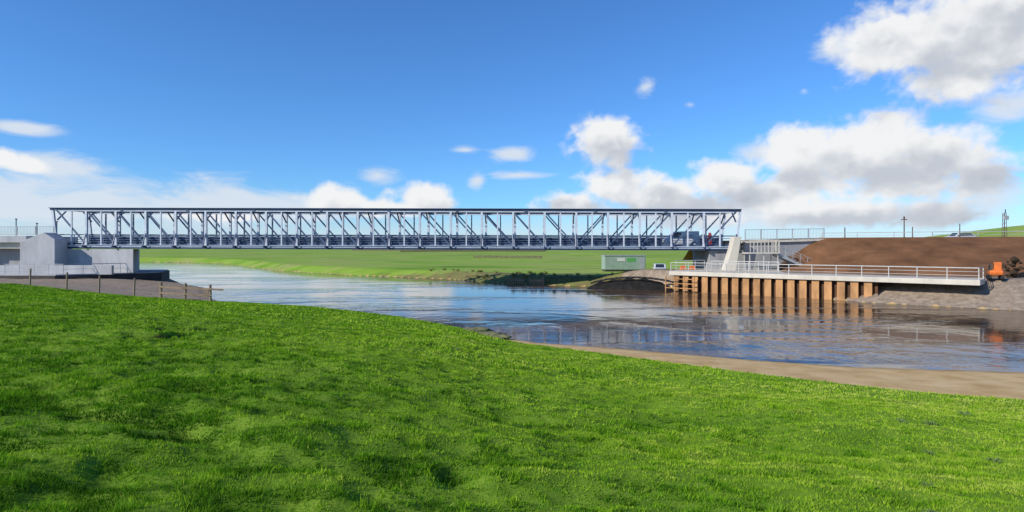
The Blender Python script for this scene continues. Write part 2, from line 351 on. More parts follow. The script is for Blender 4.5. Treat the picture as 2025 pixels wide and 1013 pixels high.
# ------------------------------------------------------------------ truss bridge
A=Vector((-51.0,68,0));B=Vector((24.0,65,0));E=(B-A).normalized();N=Vector((-E.y,E.x,0));LEN=(B-A).length;WID=5.4
def zb(s):return 4.45-.22*s/LEN
def zt(s):return 8.62-.36*s/LEN
def BP(s,o,z):p=A+E*s+N*o;return Vector((p.x,p.y,z))
br=root('truss_bridge',BP(LEN/2,WID/2,4.2),'long blue-grey steel truss bridge spanning the river between concrete abutments','bridge')
NB=22;bay=LEN/NB
for side,o in(('near',0),('far',WID)):
    out=-1 if o==0 else 1
    tr=MB();tr.beam(BP(0,o,zb(0)+.06),BP(LEN,o,zb(LEN)+.06),.3,.22).beam(BP(0,o+out*.2,zb(0)+.17),BP(LEN,o+out*.2,zb(LEN)+.17),.14,.05)
    t=tr.obj('side_truss','steel',br)
    MB().beam(BP(0,o+out*.02,zb(0)-.15),BP(LEN,o+out*.02,zb(LEN)-.15),.42,.19).obj('bottom_chord','steeldark',t)
    c=MB().beam(BP(-.7,o,zt(0)),BP(LEN+.5,o,zt(LEN)),.3,.22)
    for k in range(0,11): c.box(BP(min(k*LEN/10,LEN-.1),o+out*.16,zt(k*LEN/10)),(.34,.04,.34))
    c.obj('top_chord','chord',t)
    MB().beam(BP(-.75,o,zt(0)+.14),BP(LEN+.55,o,zt(LEN)+.14),.62,.05).obj('chord_cap','steelmid',t)
    MB().beam(BP(0,o,zt(0)-.18),BP(LEN,o,zt(LEN)-.18),.24,.12).obj('chord_flange','steel',t)
    for k in range(NB+1):
        s=k*bay
        l=-.45 if k==0 else(.45 if k==NB else 0)
        pm_=MB().beam(BP(s,o-.1,zb(s)+.2),BP(s+l,o-.1,zt(s)-.12),.23,.03).beam(BP(s,o+.1,zb(s)+.2),BP(s+l,o+.1,zt(s)-.12),.23,.03).beam(BP(s,o,zb(s)+.2),BP(s+l,o,zt(s)-.12),.03,.17)
        pm_.obj('post','steel',t)
        if k<NB:
            s2=s+bay
            if k<NB*.74: p,q=BP(s+.05,o+out*-.03,zt(s)-.2),BP(s2-.1,o+out*-.03,zb(s2)+.25)
            else: p,q=BP(s+.1,o+out*-.03,zb(s)+.25),BP(s2-.05,o+out*-.03,zt(s2)-.2)
            MB().beam(p,q,.12,.15).obj('diagonal_brace','steelmid',t)
            sm=s+bay/2
            MB().beam(BP(sm,o,zb(s)+.2),BP(sm,o,zt(sm)-.2),.13,.15).obj('hanger','steel' if o==0 else 'steelmid',t)
for k in range(NB+1):
    s=k*bay
    c=MB().beam(BP(s,0,zt(s)-.02),BP(s,WID,zt(s)-.02),.2,.18)
    for o,sg in((.08,1),(WID-.08,-1)): c.beam(BP(s,o,zt(s)-1.2),BP(s,o+sg*1.3,zt(s)-.12),.12,.12)
    c.obj('cross_beam','chord',br)
    c=MB().beam(BP(s,-.7,zb(s)+.0),BP(s,WID+.7,zb(s)+.0),.14,.18)
    for o,sg in((-.05,-1),(WID+.05,1)): c.beam(BP(s,o+sg*.62,zb(s)+.05),BP(s,o,zb(s)+1.5),.10,.11)
    c.obj('floor_beam','steeldark',br)
    if k<NB:
        s2=s+bay;MB().beam(BP(s,.1,zt(s)),BP(s2,WID-.1,zt(s2)),.08,.08).beam(BP(s,WID-.1,zt(s)+.09),BP(s2,.1,zt(s2)+.09),.08,.08).obj('roof_bracing','steelmid',br)
MB().prism([tuple(BP(0,.3,0)[:2]),tuple(BP(LEN,.3,0)[:2]),tuple(BP(LEN,WID-.3,0)[:2]),tuple(BP(0,WID-.3,0)[:2])],lambda p:4.36-.22*(p[0]+51)/75.3,lambda p:4.56-.22*(p[0]+51)/75.3).obj('deck','asphalt',br)
for o in(.38,WID-.38):
    p=MB()
    for h in(.55,.8,1.05): p.beam(BP(0,o,zb(0)+h),BP(LEN,o,zb(LEN)+h),.05,.06)
    p.beam(BP(0,o,zb(0)+1.32),BP(LEN,o,zb(LEN)+1.32),.09,.11)
    p.beam(BP(0,o,zb(0)+.3),BP(LEN,o,zb(LEN)+.3),.06,.22)
    for k in range(NB*2+1):
        s=k*bay/2;p.beam(BP(s,o,zb(s)+.1),BP(s,o,zb(s)+1.32),.07,.07)
    p.obj('parapet','steelmid',br)
    if o>1: MB().beam(BP(0,o+.09,zb(0)+.75),BP(LEN,o+.09,zb(LEN)+.75),.03,.95).obj('parapet_panel','steeldark',br)
# ------------------------------------------------------------------ railing helpers
def railing(name,pts,h,rails,sp,label,mat='quayrail',post=(.07,.07),rw=.05,group=None,cat='railing',toprail=.07):
    pts=[Vector(p) for p in pts]
    r=root(name,pts[0],label,cat,group)
    m=MB()
    for a,b in zip(pts[:-1],pts[1:]):
        for f in rails:
            m.beam(a+Vector((0,0,h*f)),b+Vector((0,0,h*f)),rw,rw if f<1 else toprail)
    m.obj('rail',mat,r)
    for a,b in zip(pts[:-1],pts[1:]):
        n=max(1,round((b-a).length/sp))
        for k in range(n+(1 if b is pts[-1] else 0)):
            p=a+(b-a)*k/n;MB().box((p.x,p.y,p.z+h/2-.02),(post[0],post[1],h+.04),math.atan2((b-a).y,(b-a).x)).obj('post',mat,r)
    return r
def meshfence(name,pts,h,sp,label,mat='railsteel',cat='fence'):
    pts=[Vector(p) for p in pts];r=root(name,pts[0],label,cat)
    m=MB()
    for a,b in zip(pts[:-1],pts[1:]):
        for f in(.06,1): m.beam(a+Vector((0,0,h*f)),b+Vector((0,0,h*f)),.04,.05)
        n=int((b-a).length/.16)
        for k in range(n): p=a+(b-a)*k/n;m.box((p.x,p.y,p.z+h/2),(.018,.018,h))
    m.obj('infill_bars',mat,r)
    for a,b in zip(pts[:-1],pts[1:]):
        n=max(1,round((b-a).length/sp))
        for k in range(n+1): p=a+(b-a)*k/n;MB().box((p.x,p.y,p.z+h/2),(.08,.08,h+.1)).obj('post',mat,r)
    return r
# ------------------------------------------------------------------ west abutment
ab=root('bridge_abutment',(-50,68,1.5),'grey concrete bridge abutment with peaked wing wall above gravel bank','abutment')
MB().prism([(-50.5,67.6),(-42.0,67.3),(-45.6,74.3),(-50.5,74.6)],1.5,4.12).obj('bearing_wall','concrete',ab,bevel=.04)
MB().extr((-53.2,65.6,0),(1,0.03,0),[(0,1.3),(3.7,1.3),(3.7,5.2),(2.5,5.95),(1.4,5.5),(0,4.9)],(0,1.9,0)).obj('wing_wall','concrete',ab,bevel=.05)
MB().prism([(-56,64.9),(-43.0,65.2),(-43.0,65.55),(-56,65.4)],1.4,2.4).obj('flood_wall','concrete',ab,bevel=.03)
MB().prism([(-74,66.5),(-53.25,66.5),(-53.25,74.5),(-74,74.5)],4.85,5.6).obj('approach_slab','concrete',ab,bevel=.04)
MB().prism([(-74,67.0),(-53.25,67.0),(-53.25,74),(-74,74)],4.2,4.84).obj('edge_beam','concretepale',ab,bevel=.03)
MB().prism([(-73,68.2),(-53.25,68.2),(-53.25,73.5),(-73,73.5)],1.2,4.19).obj('recessed_wall','concreteshade',ab)
m=MB()
for x in(-58.5,-65,-71): m.box((x,67.7,2.8),(.9,.9,2.8))
m.obj('support_column','concrete',ab,bevel=.03)
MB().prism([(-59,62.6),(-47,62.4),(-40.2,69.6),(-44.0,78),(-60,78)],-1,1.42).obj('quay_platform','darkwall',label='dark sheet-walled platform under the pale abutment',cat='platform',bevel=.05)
MB().prism([(-59,62.7),(-47,62.5),(-40.4,69.6),(-44.2,77.9),(-60,77.9)],1.424,1.52).obj('paving','concrete',label='pale concrete paving on the river platform',cat='paving',kind='structure')
railing('railing',[(-53,63.4,1.52),(-46.8,63.3,1.52),(-42.0,68.2,1.52)],1.05,(.5,1),1.6,'thin galvanised railing on the platform edge','railsteel',(.04,.04),.03)
meshfence('parapet_fence',[(-73,67,5.6),(-50.6,67.0,5.75)],.9,2.0,'galvanised parapet fence along the approach road')
for x,h in((-57.2,2.0),(-52.5,1.7),(-50.8,2.0),(-54.8,1.5)):
    MB().cyl((x,70,5.6),(x,70,5.6+h),.05,8).box((x,70,5.6+h),(.16,.16,.12)).obj('marker_post','steeldark',label='thin dark post beside the approach road',cat='post',group='posts by the approach road')
# ------------------------------------------------------------------ east abutment, fin, balcony
ea=root('bridge_abutment',(23,66,2),'concrete bridge abutment with pale slanted fin and wing wall','abutment')
MB().prism([(21.2,65.2),(25.2,65.0),(25.2,71),(21.2,71.2)],1.5,4.0).obj('bearing_wall','concreteshade',ea,bevel=.04)
MB().extr((21.7,62.0,0),(1,0,0),[(0,1.9),(1.2,1.9),(1.75,5.42),(1.0,5.42),(.75,4.2)],(0,1.1,0)).obj('fin_wall','concretepale',ea,bevel=.04)
MB().extr((24.3,63.2,0),(1,.06,0),[(0,1.8),(8.6,1.8),(8.6,5.0),(0,4.75)],(0,.5,0)).obj('wing_wall','concreteshade',ea,bevel=.03)
MB().extr((24.1,62.95,0),(1,.06,0),[(0,4.76),(8.9,5.01),(8.9,5.25),(0,5.0)],(0,.9,0)).obj('coping','concretepale',ea,bevel=.02)
MB().prism([(25.3,64.5),(33,64.2),(33,71),(25.3,71)],2,lambda p:4.4+(p[0]-25)*.09).obj('approach_slab','asphalt',ea)
meshfence('parapet_fence',[(24.4,63.5,5.12),(32.9,64.0,5.25)],1.05,1.7,'galvanised mesh parapet above the wing wall')
bl=root('viewing_balcony',(24.5,61.5,2),'pale steel stair landing with vertical bars beside the fin','balcony')
MB().box((25.05,61.2,3.75),(3.1,1.8,.12)).obj('platform','concretepale',bl,bevel=.02)
m=MB()
for i in range(9):
    m.box((23.7+i*.36,60.35,4.4),(.07,.04,1.3))
for i in range(5): m.box((26.55,60.5+i*.36,4.4),(.04,.05,1.3))
m.beam((23.6,60.35,5.05),(26.6,60.35,5.05),.05,.07).beam((23.6,60.35,4.45),(26.6,60.35,4.45),.04,.05).beam((26.55,60.35,5.05),(26.55,62.1,5.05),.05,.07)
m.obj('balustrade','concretepale',bl)
for x,y in((23.7,60.5),(25.1,60.5),(26.5,60.5),(23.7,61.9),(26.4,61.9)): MB().box((x,y,2.8),(.09,.09,1.8)).obj('leg','quayrail',bl)
m=MB()
for i in range(11):
    t=i/10; m.box((26.8+t*3.4,61.3,3.65-t*1.6),(.36,1.3,.06))
m.beam((26.6,60.65,3.6),(30.3,60.65,1.9),.06,.22).beam((26.6,61.95,3.6),(30.3,61.95,1.9),.06,.22);m.obj('stair','railsteel',bl)
m=MB()
for y in(60.65,61.95):
    m.beam((26.6,y,4.7),(30.3,y,3.0),.04,.04).beam((26.6,y,4.2),(30.3,y,2.5),.03,.03)
    for i in range(6): t=i/5;m.box((26.6+t*3.7,y,4.15-t*1.7),(.04,.04,1.1))
m.obj('handrail','railsteel',bl)
S0=Vector((15.7,60.2,0));S1=Vector((33.6,43.5,0));T=(S1-S0).normalized();NN=Vector((-T.y,T.x,0));
if NN.x<0:NN=-NN
SL=(S1-S0).length
wk=root('concrete_walkway',(S0.x,S0.y,1.5),'pale concrete quay walkway capping a sheet pile wall','walkway')
def SP(s,o,z=0):p=S0+T*s+NN*o;return Vector((p.x,p.y,z))
MB().prism([tuple(SP(0,-.25)[:2]),tuple(SP(SL,-.25)[:2]),tuple(SP(SL,3.0)[:2]),tuple(SP(10,3.0)[:2]),(27.5,63.0),(20.5,64.4),(17.2,63.4)],1.58,1.98).obj('slab','concretepale',wk,bevel=.04)
railing('railing',[SP(.1,-.05,1.98),SP(SL-.1,-.05,1.98),SP(SL-.1,2.7,1.98)],.86,(.36,.68,1),1.9,'pale steel railing along the quay edge','quayrail',(.06,.06),.03)
railing('railing',[(17.0,62.8,1.98),(20.3,64.0,1.98)],1.0,(.5,1),1.1,'pale steel railing along the quay end','quayrail',(.05,.05),.04)
railing('railing',[SP(3,2.7,1.98),SP(9.5,2.7,1.98)],1.0,(.33,.66,1),.9,'pale steel railing beside the stair foot','quayrail',(.05,.05),.04)
n=18;per=.98
pwr=root('sheet_pile_wall',(21,55,0),'tan rust-coloured corrugated sheet pile river wall','retaining wall')
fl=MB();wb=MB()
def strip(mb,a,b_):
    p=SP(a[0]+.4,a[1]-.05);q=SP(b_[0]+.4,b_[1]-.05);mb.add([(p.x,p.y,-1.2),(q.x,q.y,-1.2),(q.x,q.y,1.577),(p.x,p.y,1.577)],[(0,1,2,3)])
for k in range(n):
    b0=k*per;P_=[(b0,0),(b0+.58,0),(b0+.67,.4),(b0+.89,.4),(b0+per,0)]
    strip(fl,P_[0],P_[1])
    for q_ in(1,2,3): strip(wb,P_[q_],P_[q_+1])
for mb_o,nm,mt in((fl,'pile_flange','pile'),(wb,'pile_web','pileshade')): mb_o.obj(nm,mt,pwr)
m=MB()
for k in(0,1.0,2.0,3.0): p=SP(-.2+k,-.55);m.cyl((p.x,p.y,-1),(p.x,p.y,1.5),.055,8)
for zz in(.35,.8,1.25): m.cyl(SP(-.25,-.55,zz),SP(2.85,-.55,zz),.045,8)
m.obj('timber_fender','pile',label='tan timber fender frame at the wall end',cat='fender')
def embank():
    bot=[(26.6,62.6,1.9),(29.0,57.5,1.9),(32,53,1.9),(37.5,48.5,1.95),(44,45.5,2.0),(60,41,2.0),(95,36,2.0),(140,33,2)]
    top=[(32.0,64.4,5.3),(32.6,63.9,5.35),(35.5,62.5,5.35),(42,60,5.35),(50,58.3,5.35),(66,56,5.45),(97,51,5.6),(140,46,6)]
    R=22;vs=[];fs=[];K=14;bt=[];tp=[]
    for i in range(7):
        for k in range(K):
            t=k/K;bt.append([bot[i][c]*(1-t)+bot[i+1][c]*t for c in range(3)]);tp.append([top[i][c]*(1-t)+top[i+1][c]*t for c in range(3)])
    n=len(bt)
    for r in range(R+1):
        t=r/R
        for b_,t_ in zip(bt,tp):
            x=b_[0]+(t_[0]-b_[0])*t;y=b_[1]+(t_[1]-b_[1])*t;zz=b_[2]-.15+(t_[2]-b_[2]+.15)*t
            nn=float(fbm(np.array([x/1.3]),np.array([y/1.3+zz]),4,5)[0]);vs.append((x,y,zz+.08*nn*(0 if r in(0,R) else 1)))
    for b_,t_ in zip(bt,tp): vs.append((t_[0]+.8,t_[1]+45,t_[2]))
    for b_,t_ in zip(bt,tp): vs.append((t_[0]+1,t_[1]+55,1.0))
    for r in range(R+2):
        for k in range(n-1): a=r*n+k;fs.append((a,a+1,a+n+1,a+n))
    MB().add(vs,fs).obj('embankment','soil',label='bare brown soil embankment sloping down to the quay',cat='embankment',kind='structure',smooth=False)
embank()
railing('railing',[(33.2,65.0,5.3),(42.2,60.9,5.33),(50,59.2,5.35),(66,57,5.45),(90,53,5.6)],.55,(.5,1),3.2,'grey roadside railing along the embankment crest','railsteel',(.06,.06),.03)
# ------------------------------------------------------------------ vehicles
def vehicle(name,loc,rz,prof,glassprof,wd,mat,label,cat,wheels,wr=.33,extra=None,group=None,sc=1):
    r=root(name,loc,label,cat,group,rz=rz,sc=sc)
    MB().extr((0,-wd/2,0),(1,0,0),prof,(0,wd,0)).obj('body',mat,r,bevel=.06)
    MB().extr((0,-wd/2-.012,0),(1,0,0),glassprof,(0,wd+.024,0)).obj('side_window','glass',r)
    for x in wheels:
        for y in(-wd/2+.05,wd/2-.05):
            w_=MB().cyl((x,y-.1,wr),(x,y+.1,wr),wr,18).obj('wheel','black',r);MB().cyl((x,y-.115,wr),(x,y+.115,wr),wr*.55,12).obj('rim','steel',w_)
    if extra: extra(r)
    return r
carP=[(-2.1,.3),(2.1,.3),(2.15,.75),(1.2,.9),(.6,1.4),(-1.2,1.45),(-1.95,1.0),(-2.15,.9)]
carG=[(1.05,.93),(.55,1.34),(-1.1,1.38),(-1.7,1.0)]
vanP=[(-2.1,.35),(2.3,.35),(2.35,1.0),(1.8,1.25),(1.1,2.05),(-2.05,2.1),(-2.15,.6)]
vanG=[(1.65,1.28),(1.1,1.9),(.3,1.92),(.3,1.28)]
def lamps(xf,xr,z,w,ws=None):
    def f(r):
        for y in(-w,w):
            MB().box((xf,y,z),(.06,.25,.14)).obj('headlight','white',r);MB().box((xr,y,z+.1),(.06,.2,.2)).obj('tail_light','red',r)
        MB().box((xf-.02,0,z-.25),(.12,w*2.3,.14)).obj('bumper','black',r)
        if ws:
            (x0,z0),(x1,z1)=ws
            MB().add([(x0+.02,-w,z0+.02),(x0+.02,w,z0+.02),(x1+.02,w*.9,z1+.02),(x1+.02,-w*.9,z1+.02)],[(0,1,2,3)]).obj('windscreen','glass',r)
    return f
bd=BP(LEN-5.0,3.2,0)
vehicle('van',(bd.x,bd.y,4.36),math.pi+math.atan2(E.y,E.x),vanP,vanG,1.8,'carwhite','white panel van crossing the truss bridge','van',(-1.4,1.5),extra=lamps(2.36,-2.16,.8,.7,((1.78,1.27),(1.14,2.0))),sc=.85)
MB().prism([(21.6,66.6),(21.95,66.6),(21.95,67.0),(21.6,67.0)],4.45,5.75).box((21.78,66.8,5.85),(.24,.3,.2)).obj('barrier_cabinet','red',label='small red barrier cabinet on the bridge deck',cat='cabinet',bevel=.05)
vehicle('parked_car',(19.2,79,gz(19.2,79)),math.radians(-100),carP,carG,1.75,'carwhite','pale car parked beside the cabin near the quay','car',(-1.35,1.35),extra=lamps(2.14,-2.14,.7,.65,((1.18,.92),(.62,1.38))),sc=.85)
vehicle('parked_car',(70,95,5.2),3.2,carP,carG,1.75,'carwhite','white car parked on the embankment road','car',(-1.35,1.35),extra=lamps(2.14,-2.14,.7,.65,((1.18,.92),(.62,1.38))))
for (x,y,s) in((18.3,64.9,.5),(19.4,65.2,.5)):
    t=MB().box((x,y,2.0+.3*s),(1.1*s,.35,.55*s)).box((x,y,2.0+.68*s),(.9*s,.22,.25*s)).box((x-.4*s,y,1.98),(.3,.5,.12)).box((x+.4*s,y,1.98),(.3,.5,.12))
    t.obj('safety_barrier','orange',label='orange plastic safety barrier standing on the quay',cat='barrier',group='orange safety barriers',bevel=.04)
ex=root('excavator',(36.3,45.6,1.93),'small orange excavator with dark boom on the gravel','excavator',rz=math.radians(60),sc=.6)
for y in(-.62,.62):
    MB().extr((0,y-.18,0),(1,0,0),[(-.95,.15),(-.8,0),(.8,0),(.95,.15),(.95,.38),(.8,.5),(-.8,.5),(-.95,.38)],(0,.36,0)).obj('track','black',ex,bevel=.03)
MB().extr((0,-.65,0),(1,0,0),[(-1.0,.55),(.7,.55),(.7,1.0),(.2,1.05),(-.95,1.15),(-1.1,.9)],(0,1.3,0)).obj('body','orange',ex,bevel=.06)
cb=MB().extr((0,-.6,0),(1,0,0),[(-.45,1.05),(.5,1.05),(.45,1.75),(.2,2.15),(-.45,2.15)],(0,.75,0)).obj('cab','orange',ex,bevel=.05)
MB().extr((0,-.615,0),(1,0,0),[(-.2,1.4),(.3,1.4),(.26,1.7),(.12,1.92),(-.2,1.92)],(0,.78,0)).obj('window','glass',cb)
MB().beam((.6,.3,.9),(1.4,.3,1.9),.16,.22).beam((1.4,.3,1.9),(2.0,.3,1.5),.15,.18).beam((2.0,.3,1.5),(2.2,.3,.7),.12,.16).obj('boom','darkwall',ex)
MB().extr((0,.1,0),(1,0,0),[(2.0,.7),(2.45,.65),(2.4,.25),(1.95,.15),(1.85,.4)],(0,.4,0)).obj('bucket','darkwall',ex)
CX,CY=15.6,85.0
sc=root('site_cabin',(CX,CY,gz(CX,CY)),'grey-green site cabin with white and green notice panels','cabin',rz=math.radians(3))
MB().box((.0,0,1.2),(5.7,2.4,1.9)).obj('wall','cabin',sc,bevel=.03)
MB().box((.0,0,2.2),(5.85,2.55,.1)).obj('roof','railsteel',sc)
MB().box((0,0,.12),(5.5,2.2,.24)).obj('skid','darkwall',sc)
MB().box((-.6,-1.215,1.65),(1.1,.03,.45)).obj('notice_panel','white',sc,label='white notice panel')
MB().box((.8,-1.215,1.6),(1.2,.03,.55)).obj('notice_panel','green',sc,label='green notice panel')
MB().box((2.35,-1.215,1.1),(.75,.03,1.6)).obj('door','railsteel',sc)
def blob(c,r,seed,sub=2,sq=(1,1,.6),amp=.3):
    bm=bmesh.new();bmesh.ops.create_icosphere(bm,subdivisions=sub,radius=1)
    rr=random.Random(seed);o=Vector((rr.random()*50,rr.random()*50,rr.random()*50))
    vs=[]
    for v in bm.verts:
        k=1+amp*mnoise.noise(v.co*1.5+o)+amp*.5*mnoise.noise(v.co*4+o)
        vs.append((c[0]+v.co.x*k*r*sq[0],c[1]+v.co.y*k*r*sq[1],c[2]+v.co.z*k*r*sq[2]))
    fs=[tuple(v.index for v in f.verts) for f in bm.faces];bm.free();return vs,fs
vs=[];fs=[];NA,NC=60,26
for i in range(NA+1):
    t=i/NA;sx_=8.4+t*8.6;sy=66.0-.55*(sx_-8.4)
    for j in range(NC+1):
        c=j/NC*2-1;hh=1.15*math.sin(math.pi*min(1,t*1.02))**.55*max(0,1-abs(c)**1.8)
        px,py=sx_+c*.9,sy+c*2.1
        hh=hh*(1+.2*mnoise.noise(Vector((px*.9,py*.9,2))))+.06*mnoise.noise(Vector((px*3,py*3,5)))
        vs.append((px,py,hh-.12))
for i in range(NA):
    for j in range(NC): a=i*(NC+1)+j;fs.append((a,a+1,a+NC+2,a+NC+1))
MB().add(vs,fs).obj('mud_mound','rock',label='low dark wet mound of mud at the water edge',cat='mound',kind='structure')
m=MB();pr=None
for k in range(17):
    t=k/16;p=Vector((8.4+t*8.4,64.6-t*4.4,.1+1.15*math.sin(math.pi*(.06+.84*t))**.6))
    if pr: m.cyl(pr,p,.1,8)
    pr=p
m.obj('drain_pipe','black',label='black flexible pipe arching over the mound',cat='pipe',smooth=True)
for gi,(x0,x1,y0,y1) in enumerate(((-.5,1.4,71.9,71.0),(2.0,3.6,70.6,69.8))):
    m=MB();n=9
    for k in range(n):
        t=k/(n-1);x=x0+(x1-x0)*t;y=y0+(y1-y0)*t-.3;m.cyl((x,y,-.8),(x,y,.65+.25*random.random()),.08,7)
    m.beam((x0,y0-.42,.5),(x1,y1-.42,.5),.08,.14);m.obj('timber_revetment','wood',label='old weathered timber revetment in the eroded bank',cat='revetment',group='timber revetments')
for k in range(9):
    x=random.uniform(-7,7.5);t=(x+7)/15.5;y=82.5-t*14.5+random.uniform(-.6,2.5);r=random.uniform(.12,.28)
    m=MB();m.add(*blob((x,y,gz(x,y)+r*.1),r,900+k,2,(1.3,1,.6)));m.obj('boulder','stone',label='weathered grey boulder on the eroded grassy bank',cat='boulder',group='boulders on the bank')
def tussock(x,y,s,k):
    z0=gz(x,y)-.03;m=MB()
    for q in range(60):
        a=random.uniform(0,6.28);l=s*random.uniform(.2,.7);up=s*random.uniform(.4,.9);r0=s*random.uniform(0,.35)
        c,sn=math.cos(a),math.sin(a);bx,by=x+c*r0,y+sn*r0;w=s*.07
        m.add([(bx-sn*w,by+c*w,z0),(bx+sn*w,by-c*w,z0),(bx+c*l,by+sn*l,z0+up)],[(0,1,2)])
    m.obj('grass_tussock',tm,label='rough straw-coloured grass tussock on the eroded bank',cat='tussock',group='tussocks on the far bank')
tm=pmat('straw_grass',(.26,.26,.09),.9,0,.4,3,0,spec=.1)
for k in range(34):
    x=random.uniform(-12,13.5);y=np.interp(x,[-12,-8,-.7,8.2,14],[85,82,72,67,64])+random.uniform(.8,8)
    tussock(x,float(y),random.uniform(.3,.6),k)
sf=root('timber_fence',(-22,41,gz(-22,41)),'weathered timber stock fence leaning on the bank','fence')
fp=[(-24.0,41.5),(-22.2,41.2),(-20.5,41.3)]
zz=[gz(*p) for p in fp]
for (p,z0) in zip(fp,zz): MB().cyl((p[0],p[1],z0-.3),(p[0]+random.uniform(-.05,.05),p[1],z0+1.15),.085,8).obj('post','wood',sf)
for h in(.42,.85):
    m=MB()
    for a in(0,1): m.beam((fp[a][0]-.1,fp[a][1]-.1,zz[a]+h),(fp[a+1][0]+(.9 if (a==1 and h>.6) else .1),fp[a+1][1]-.1,zz[a+1]+h-(.05 if h>.6 else 0)),.04,.12)
    m.obj('rail','wood',sf)
MB().beam((-23.9,40.4,zz[0]+.1),(-20.8,40.5,zz[2]+.15),.12,.14).obj('fallen_rail','wooddark',sf)
wf=root('wire_fence',(-36,43,gz(-36,43)),'wire fence with thin timber posts along the pasture edge','fence')
wp=[(-52,48.5),(-44,47),(-35.6,44.8),(-31.8,43.3),(-28.6,42.0),(-25.8,41.4),(-24.0,41.5)]
for p in wp[:-1]: z0=gz(*p);MB().cyl((p[0],p[1],z0-.2),(p[0]+.06,p[1],z0+1.25),.06,7).obj('post','wood',wf)
m=MB()
for a,b in zip(wp[:-1],wp[1:]):
    for h in(.5,1.0): m.cyl((a[0],a[1],gz(*a)+h),(b[0],b[1],gz(*b)+h),.004,4)
m.obj('wire','wooddark',wf)
def stonewall(p,q,h,lab):
    m=MB();P=Vector((*p,0));Q=Vector((*q,0));n=int((Q-P).length/1.6)
    for k in range(n):
        a=P+(Q-P)*k/n;z0=gz(a.x,a.y);m.box((a.x,a.y,z0+h/2-.1),(1.62,.5,h+random.uniform(-.12,.12)),math.atan2((Q-P).y,(Q-P).x))
    m.obj('stone_wall','turf',label=lab,cat='wall')
stonewall((-10,172),(9,167),.8,'long low mossy field wall across the pasture')
stonewall((-60,330),(20,340),1.2,'distant mossy field wall across the pasture')
stonewall((-110,420),(-30,400),1.2,'distant field boundary wall in open pasture')
def cottage(x,y,w,d,h,rz,lab):
    z0=gz(x,y);r=root('cottage',(x,y,z0-.2),lab,'house','distant cottages',rz=rz)
    MB().box((0,0,h/2),(w,d,h)).obj('wall','white',r)
    v=[(-w/2-.2,-d/2-.3,h),(w/2+.2,-d/2-.3,h),(w/2+.2,d/2+.3,h),(-w/2-.2,d/2+.3,h),(-w/2-.2,0,h+d*.42),(w/2+.2,0,h+d*.42)]
    rf=MB().add(v,[(0,1,5,4),(2,3,4,5),(0,4,3),(1,2,5),(3,2,1,0)]).obj('roof','roof',r)
    for sx in(-w/2+.5,w/2-.5): MB().box((sx,0,h+d*.42+.3),(.7,.7,1.3)).obj('chimney','stone',rf)
    for k in(-.3,.3): MB().box((w*k,-d/2-.02,h*.55),(.9,.06,1.1)).obj('window','glass',r)
    MB().box((0,-d/2-.02,1.05),(.95,.06,2.0)).obj('door','wooddark',r)
for a in((-95,560,11,6,2.6,.1),(-62,590,9,6,2.6,.3),(-30,620,13,6,2.6,-.1),(15,600,10,6,2.6,.2),(-160,640,12,6,2.6,.2),(60,640,12,6,2.7,.1)):
    cottage(*a,'low white farm cottage with slate roof in pasture')
def pole(x,y,z0,h,lab,arm=True):
    r=root('utility_pole',(x,y,z0),lab,'pole','utility poles')
    MB().cyl((x,y,z0-.3),(x,y,z0+h),.07,8,.05).obj('mast','wooddark',r)
    if arm: MB().beam((x-.35,y,z0+h-.2),(x+.35,y,z0+h-.2),.06,.08).box((x,y,z0+h),(.12,.12,.3)).obj('crossarm','wooddark',r)
pole(43.3,67,5.2,2.4,'short wooden pole beside the embankment road')
pole(54.6,74,5.2,2.0,'short wooden pole beside the embankment road',False)
pole(46.2,70,5.2,1.5,'short wooden pole beside the embankment road',False)
pole(36.2,66,5.2,1.3,'short wooden pole beside the embankment road',False)
lm=root('lattice_mast',(49.5,61,5.3),'slim grey lattice mast with small box and antenna','mast')
m=MB()
for dx,dy in((-.14,-.14),(.14,-.14),(.14,.14),(-.14,.14)): m.beam((49.5+dx,61+dy,5.2),(49.5+dx*.7,61+dy*.7,7.8),.035,.035)
for k in range(6):
    z0=5.3+k*.41;s=.14-.04*k/6
    m.beam((49.5-s,61-s,z0),(49.5+s,61-s,z0+.41),.02,.02).beam((49.5-s,61+s,z0),(49.5-s,61-s,z0+.41),.02,.02)
m.obj('frame','wooddark',lm);MB().box((49.5,60.78,7.3),(.4,.18,.4)).obj('equipment_box','railsteel',lm);MB().box((49.6,61,7.95),(.06,.06,.4)).obj('antenna','steeldark',lm)
m=MB()
for k in range(22):
    m.add(*blob((39.2+random.uniform(-.5,.5),47.6+random.uniform(-.4,.4),1.95+k*.07),random.uniform(.12,.32),300+k,1,(1,1,.7),.6))
m.obj('scrub_pile','brush',label='dark brown heap of brush and soil on gravel',cat='brush heap',kind='stuff')
for (x,y,s) in((-1.7,29.4,.5),(-1.0,28.6,.45),(-.5,28.1,.35)):
    m=MB();m.add(*blob((x,y,gz(x,y)+.06),s,int(x*100),3,(1.4,.8,.35),.5));m.obj('turf_clod','turf',label='slumped turf clod on the river edge',cat='clod',group='turf clods',smooth=True)
pm=pmat('weed_leaf',(.13,.19,.06),.8,0,.3,4,0,spec=.1)
def weed(x,y,s,lab):
    z0=gz(x,y);m=MB()
    for k in range(26):
        a=random.uniform(0,6.28);l=s*random.uniform(.6,1.2);up=random.uniform(.15,.7)*s
        c,sn=math.cos(a),math.sin(a);w=s*.09
        p0=(x,y,z0);p1=(x+c*l*.5-sn*w,y+sn*l*.5+c*w,z0+up);p2=(x+c*l*.5+sn*w,y+sn*l*.5-c*w,z0+up);p3=(x+c*l,y+sn*l,z0+up*.7)
        m.add([p0,p1,p3,p2],[(0,1,2,3)])
    m.obj('weed_plant',pm,label=lab,cat='plant',group='weeds in the pasture')
